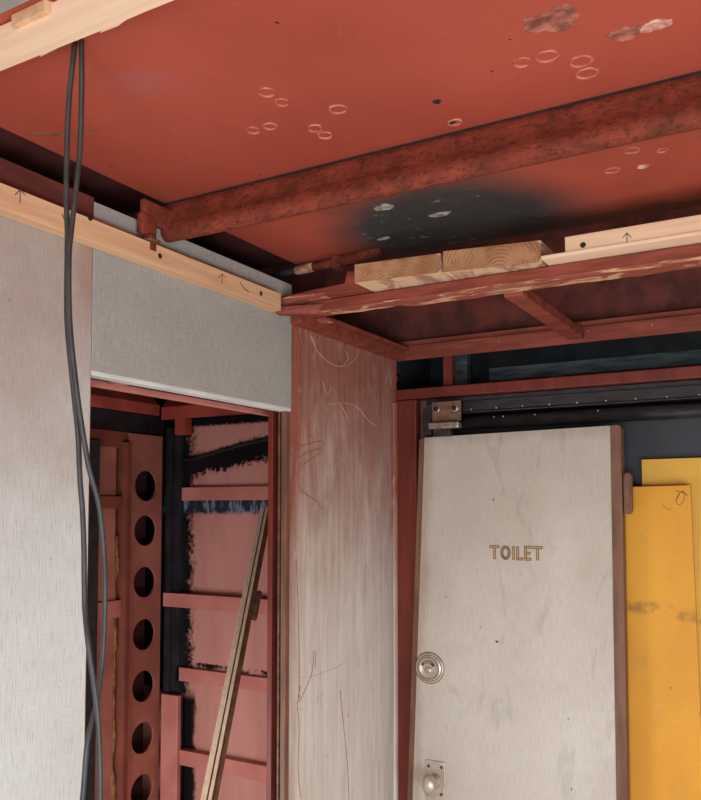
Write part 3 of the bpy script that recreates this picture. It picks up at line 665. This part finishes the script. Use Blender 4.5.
b3 = empty('ceiling_batten', (0.5, -1.62, 2.23), label='fresh splintered pale batten fixed under the ceiling nearest the viewer', cat='batten')
n_ = 26; near, far = [], []
for i in range(n_):
    x = -0.005 + 1.9 * i / (n_ - 1)
    far.append((x, on(0, 72, 'z', 2.232).y + random.uniform(-.002, .002), 2.232)); near.append((x, on(0, 41, 'z', 2.232).y, 2.232))
prism('batten_board', near + far[::-1], (0, 0, 0.020), 'pine_fresh', b3)
prism('splinter', [on(40, 57, 'z', 2.234), on(44, 50, 'z', 2.234), on(66, 42, 'z', 2.234), on(64, 45, 'z', 2.234)], (0, 0, .002), 'pine_fresh', b3)
prism('splinter', [on(100, 33, 'z', 2.234), on(104, 26, 'z', 2.234), on(140, 10, 'z', 2.234), on(118, 26, 'z', 2.234)], (0, 0, .002), 'pine_fresh', b3)
cl_ = [on(11, 27, 'z', 2.238), on(44, 11.5, 'z', 2.238), on(58, 16, 'z', 2.238), on(18, 33, 'z', 2.238)]
prism('timber_offcut', cl_, (0, 0, 0.0165), 'pine_y', None, bev=.001, label='short offcut of timber nailed to the ceiling behind the splintered batten', cat='offcut')
box('ceiling_strip', (-0.005, 1.6), (-1.80, on(12, 9, 'z', 2.246).y), (2.246, 2.2545), 'aluminium', None, label='grey metal strip across the ceiling in the top corner', cat='metal strip')

# ------------------------------------------------------------------ ladder frame hung below the raised bay
lf = empty('ceiling_frame', (0.9, -0.3, 2.09), label='red timber ladder frame hung level above the toilet door', cat='frame')
box('near_rail', (0.004, 2.29), (-0.600, -0.545), (2.113, 2.138), 'red_timber', lf, bev=.002)
nt_ = 70; lo_, hi_ = [], []
for i in range(nt_):
    x = 0.02 + (2.29 - .02) * i / (nt_ - 1)
    lo_.append((x, -0.6015, 2.1045 + random.uniform(-.002, .002) + (0.006 if x < .3 else 0))); hi_.append((x, -0.6015, 2.1135))
prism('torn_edge', lo_ + hi_[::-1], (0, 0.05, 0), 'torn_timber', lf, label='torn raw wood along the lower edge')
box('far_rail', (0.002, 2.29), (-0.012, 0.0), (2.088, 2.132), 'red_timber', lf, bev=.002)
box('far_rail_ledge', (0.002, 2.29), (0.0, 0.034), (2.128, 2.150), 'red_timber', lf, bev=.002)
for x in (.34, .60, .77, 1.0, 1.3): lathe('nail_head', [(.003, 0), (.002, .0012), (0, .0014)], (x, -0.012, 2.117), (0, -1, 0), 'zinc', lf, 8)
box('side_rail', (0.002, 0.034), (-0.60, -0.012), (2.088, 2.116), 'red_timber', lf, bev=.002)
box('side_rail_cap', (0.002, 0.052), (-0.545, -0.012), (2.1165, 2.124), 'red_timber', lf, bev=.001)
box('cross_rail', (0.545, 0.590), (-0.548, -0.012), (2.098, 2.124), 'red_timber', lf, bev=.003)
box('cross_rail', (1.35, 1.395), (-0.548, -0.012), (2.098, 2.124), 'red_timber', lf, bev=.003)
# broken packing pieces at the corner of the frame
prism('packing_wedge', [(0.006, -0.640, 2.140), (0.235, -0.628, 2.140), (0.232, -0.628, 2.186), (0.185, -0.630, 2.190), (0.180, -0.630, 2.160), (0.10, -0.634, 2.157), (0.006, -0.640, 2.150)], (0, 0.05, 0), 'red_timber', lf, bev=.0015)
prism('packing_wedge', [(0.006, -0.648, 2.130), (0.12, -0.640, 2.139), (0.125, -0.640, 2.146), (0.05, -0.648, 2.147), (0.006, -0.65, 2.143)], (0, 0.04, 0), 'torn_timber', lf, bev=.001)
prism('corner_tab', [(-0.01, -0.668, 2.102), (0.08, -0.603, 2.105), (0.10, -0.603, 2.128), (-0.01, -0.668, 2.120)], (0.012, 0.03, 0), 'red_timber', lf, bev=.001)
box('packing_chip', (0.036, 0.062), (-0.53, -0.49), (2.106, 2.1155), 'torn_timber', lf, bev=.002)

# planks resting on the frame, sawn ends towards the viewer
def plank(x0, x1, yf, z0, z1, eg, label, rot=0.0):
    r = empty('timber_plank', ((x0 + x1) / 2, -0.35, z0), label=label, cat='plank', group='planks resting on the ceiling frame')
    k = math.tan(rot)
    prism('plank_body', [(x0, yf + .0012, z0), (x1, yf + .0012 + k * (x1 - x0), z0), (x1, yf + .0012 + k * (x1 - x0), z1), (x0, yf + .0012, z1)], (0, -0.548 - yf, 0), 'plank_stained', r, bev=.0)
    prism('sawn_end', [(x0, yf, z0), (x1 - .006, yf + k * (x1 - x0), z0), (x1, yf + k * (x1 - x0), z0 + .006), (x1, yf + k * (x1 - x0), z1 - .008), (x1 - .008, yf + k * (x1 - x0), z1), (x0, yf, z1)], (0, 0.001, 0), eg, r)
plank(0.240, 0.444, -0.690, 2.140, 2.182, 'end_grain_a', 'left of two sawn plank ends resting on the red ceiling frame', 0.10)
plank(0.449, 0.657, -0.666, 2.140, 2.186, 'end_grain_b', 'right of two sawn plank ends, with curved growth rings, on the ceiling frame', 0.16)

# paint-crusted conduit stub in the slot corner
cs = empty('conduit_stub', (0.06, -0.55, 2.2), label='short conduit stub with crusted pale end in the ceiling corner', cat='pipe')
pa, pb = on(294, 271, 'y', -0.56), on(338, 262, 'y', -0.56)
dv = (pb - pa)
tube('conduit', [pa + dv * .3, pa + dv * .7, pb, pb + Vector((.12, .0, .012))], [.011, .0115, .0125, .013], 'rusty_red', cs, 12)
tube('crusted_end', [pa, pa + dv * .08, pa + dv * .2, pa + dv * .45], [.007, .012, .0125, .0122], 'rust_putty', cs, 10)
tube('dark_sleeve', [pa - dv * .75 + Vector((0, 0, -.004)), pa + dv * .05], [.006, .010], 'rubber_dark', cs, 8)
box('conduit_clip', (pb.x - .012, pb.x + .014), (-.575, -.545), (pb.z - .018, ZC), 'rusty_red', cs, bev=.003)

# ------------------------------------------------------------------ hanging cables
CX = 0.275
A_ = [(75, 40), (72, 70), (69, 100), (66.8, 150), (66.4, 200), (67.4, 236), (66.8, 293), (67.6, 330), (73, 386), (78, 435), (80, 480), (82.5, 511), (84, 552), (84.8, 606), (88.7, 647), (96, 701), (99, 738), (100, 800), (96, 860), (84, 1000)]
B_ = [(81.5, 40), (81.8, 70), (81.5, 100), (80, 150), (76.5, 185), (71.5, 229), (69.0, 255), (69.0, 304), (71.2, 341), (77.7, 398), (84.5, 443), (90, 472), (99, 505), (104, 552), (105, 594), (103, 651), (97, 701), (87.5, 742), (82.5, 800), (74, 860), (66, 1000)]
def cable(pix, x0, label, cross):
    pts = []
    for i, (px, py) in enumerate(pix):
        p = on(px, py, 'x', x0 + cross * (0.006 if py < 640 else -0.006) + (0.024 if py < 60 else 0.02 if py < 90 else 0.012 if py < 140 else 0)); pts.append(p)
    pts[0].z = min(pts[0].z, ZC)
    pts.append(Vector((pts[-1].x, pts[-1].y, 0.0)))
    tube('hanging_cable', spline(pts, 6), 0.0037, 'cable_black', None, 8, label=label, cat='cable', group='pair of cables hanging from the ceiling')
cable(A_, CX, 'grey-black cable hanging from the ceiling, left strand at the top of the pair', -1)
cable(B_, CX, 'grey-black cable hanging from the ceiling, right strand, bowing across the doorway edge', 1)

# ------------------------------------------------------------------ long moulding leaning through the doorway
t1 = on(266, 510, 'y', -0.028); t0 = on(209, 800, 'x', -0.20)
dr = (t1 - t0).normalized(); base = t0 - dr * (t0.z - 0.012) / dr.z
st = empty('leaning_moulding', base, label='long pale grooved timber moulding leaning through the left doorway', cat='moulding')
vd = (CAM - t0); sd = dr.cross(vd).normalized(); nd = sd.cross(dr).normalized()
if nd.dot(vd) < 0: nd = -nd
def bar(name, s0, s1, n0, n1, mat, a=base, b=t1):
    P = [a + sd * s0 + nd * n0, a + sd * s1 + nd * n0, a + sd * s1 + nd * n1, a + sd * s0 + nd * n1]
    return prism(name, P, b - a, mat, st, bev=.0012)
wood('moulding_light', lin(240, 212, 184), lin(226, 190, 158), 'z'); wood('moulding_dark', lin(120, 80, 56), lin(98, 62, 44), 'z')
bar('moulding_core', -.021, .021, -.010, .004, 'moulding_dark')
bar('moulding_fillet', -.021, -.007, .0035, .011, 'moulding_light'); bar('moulding_fillet', -.003, .006, .0035, .010, 'moulding_light'); bar('moulding_fillet', .011, .021, .0035, .008, 'moulding_dark')
cpt = t0 + (t1 - t0) * ((1.335 - t0.z) / (t1.z - t0.z)) + sd * (0.028 if sd.dot(RT) > 0 else -0.028); dd = dr * 0.052
tube('catch_bolt', [cpt - dd, cpt - dd * .9, cpt + dd * .8, cpt + dd * .95, cpt + dd], [.0075, .009, .009, .0085, .006], 'rust_brown', st, 12)
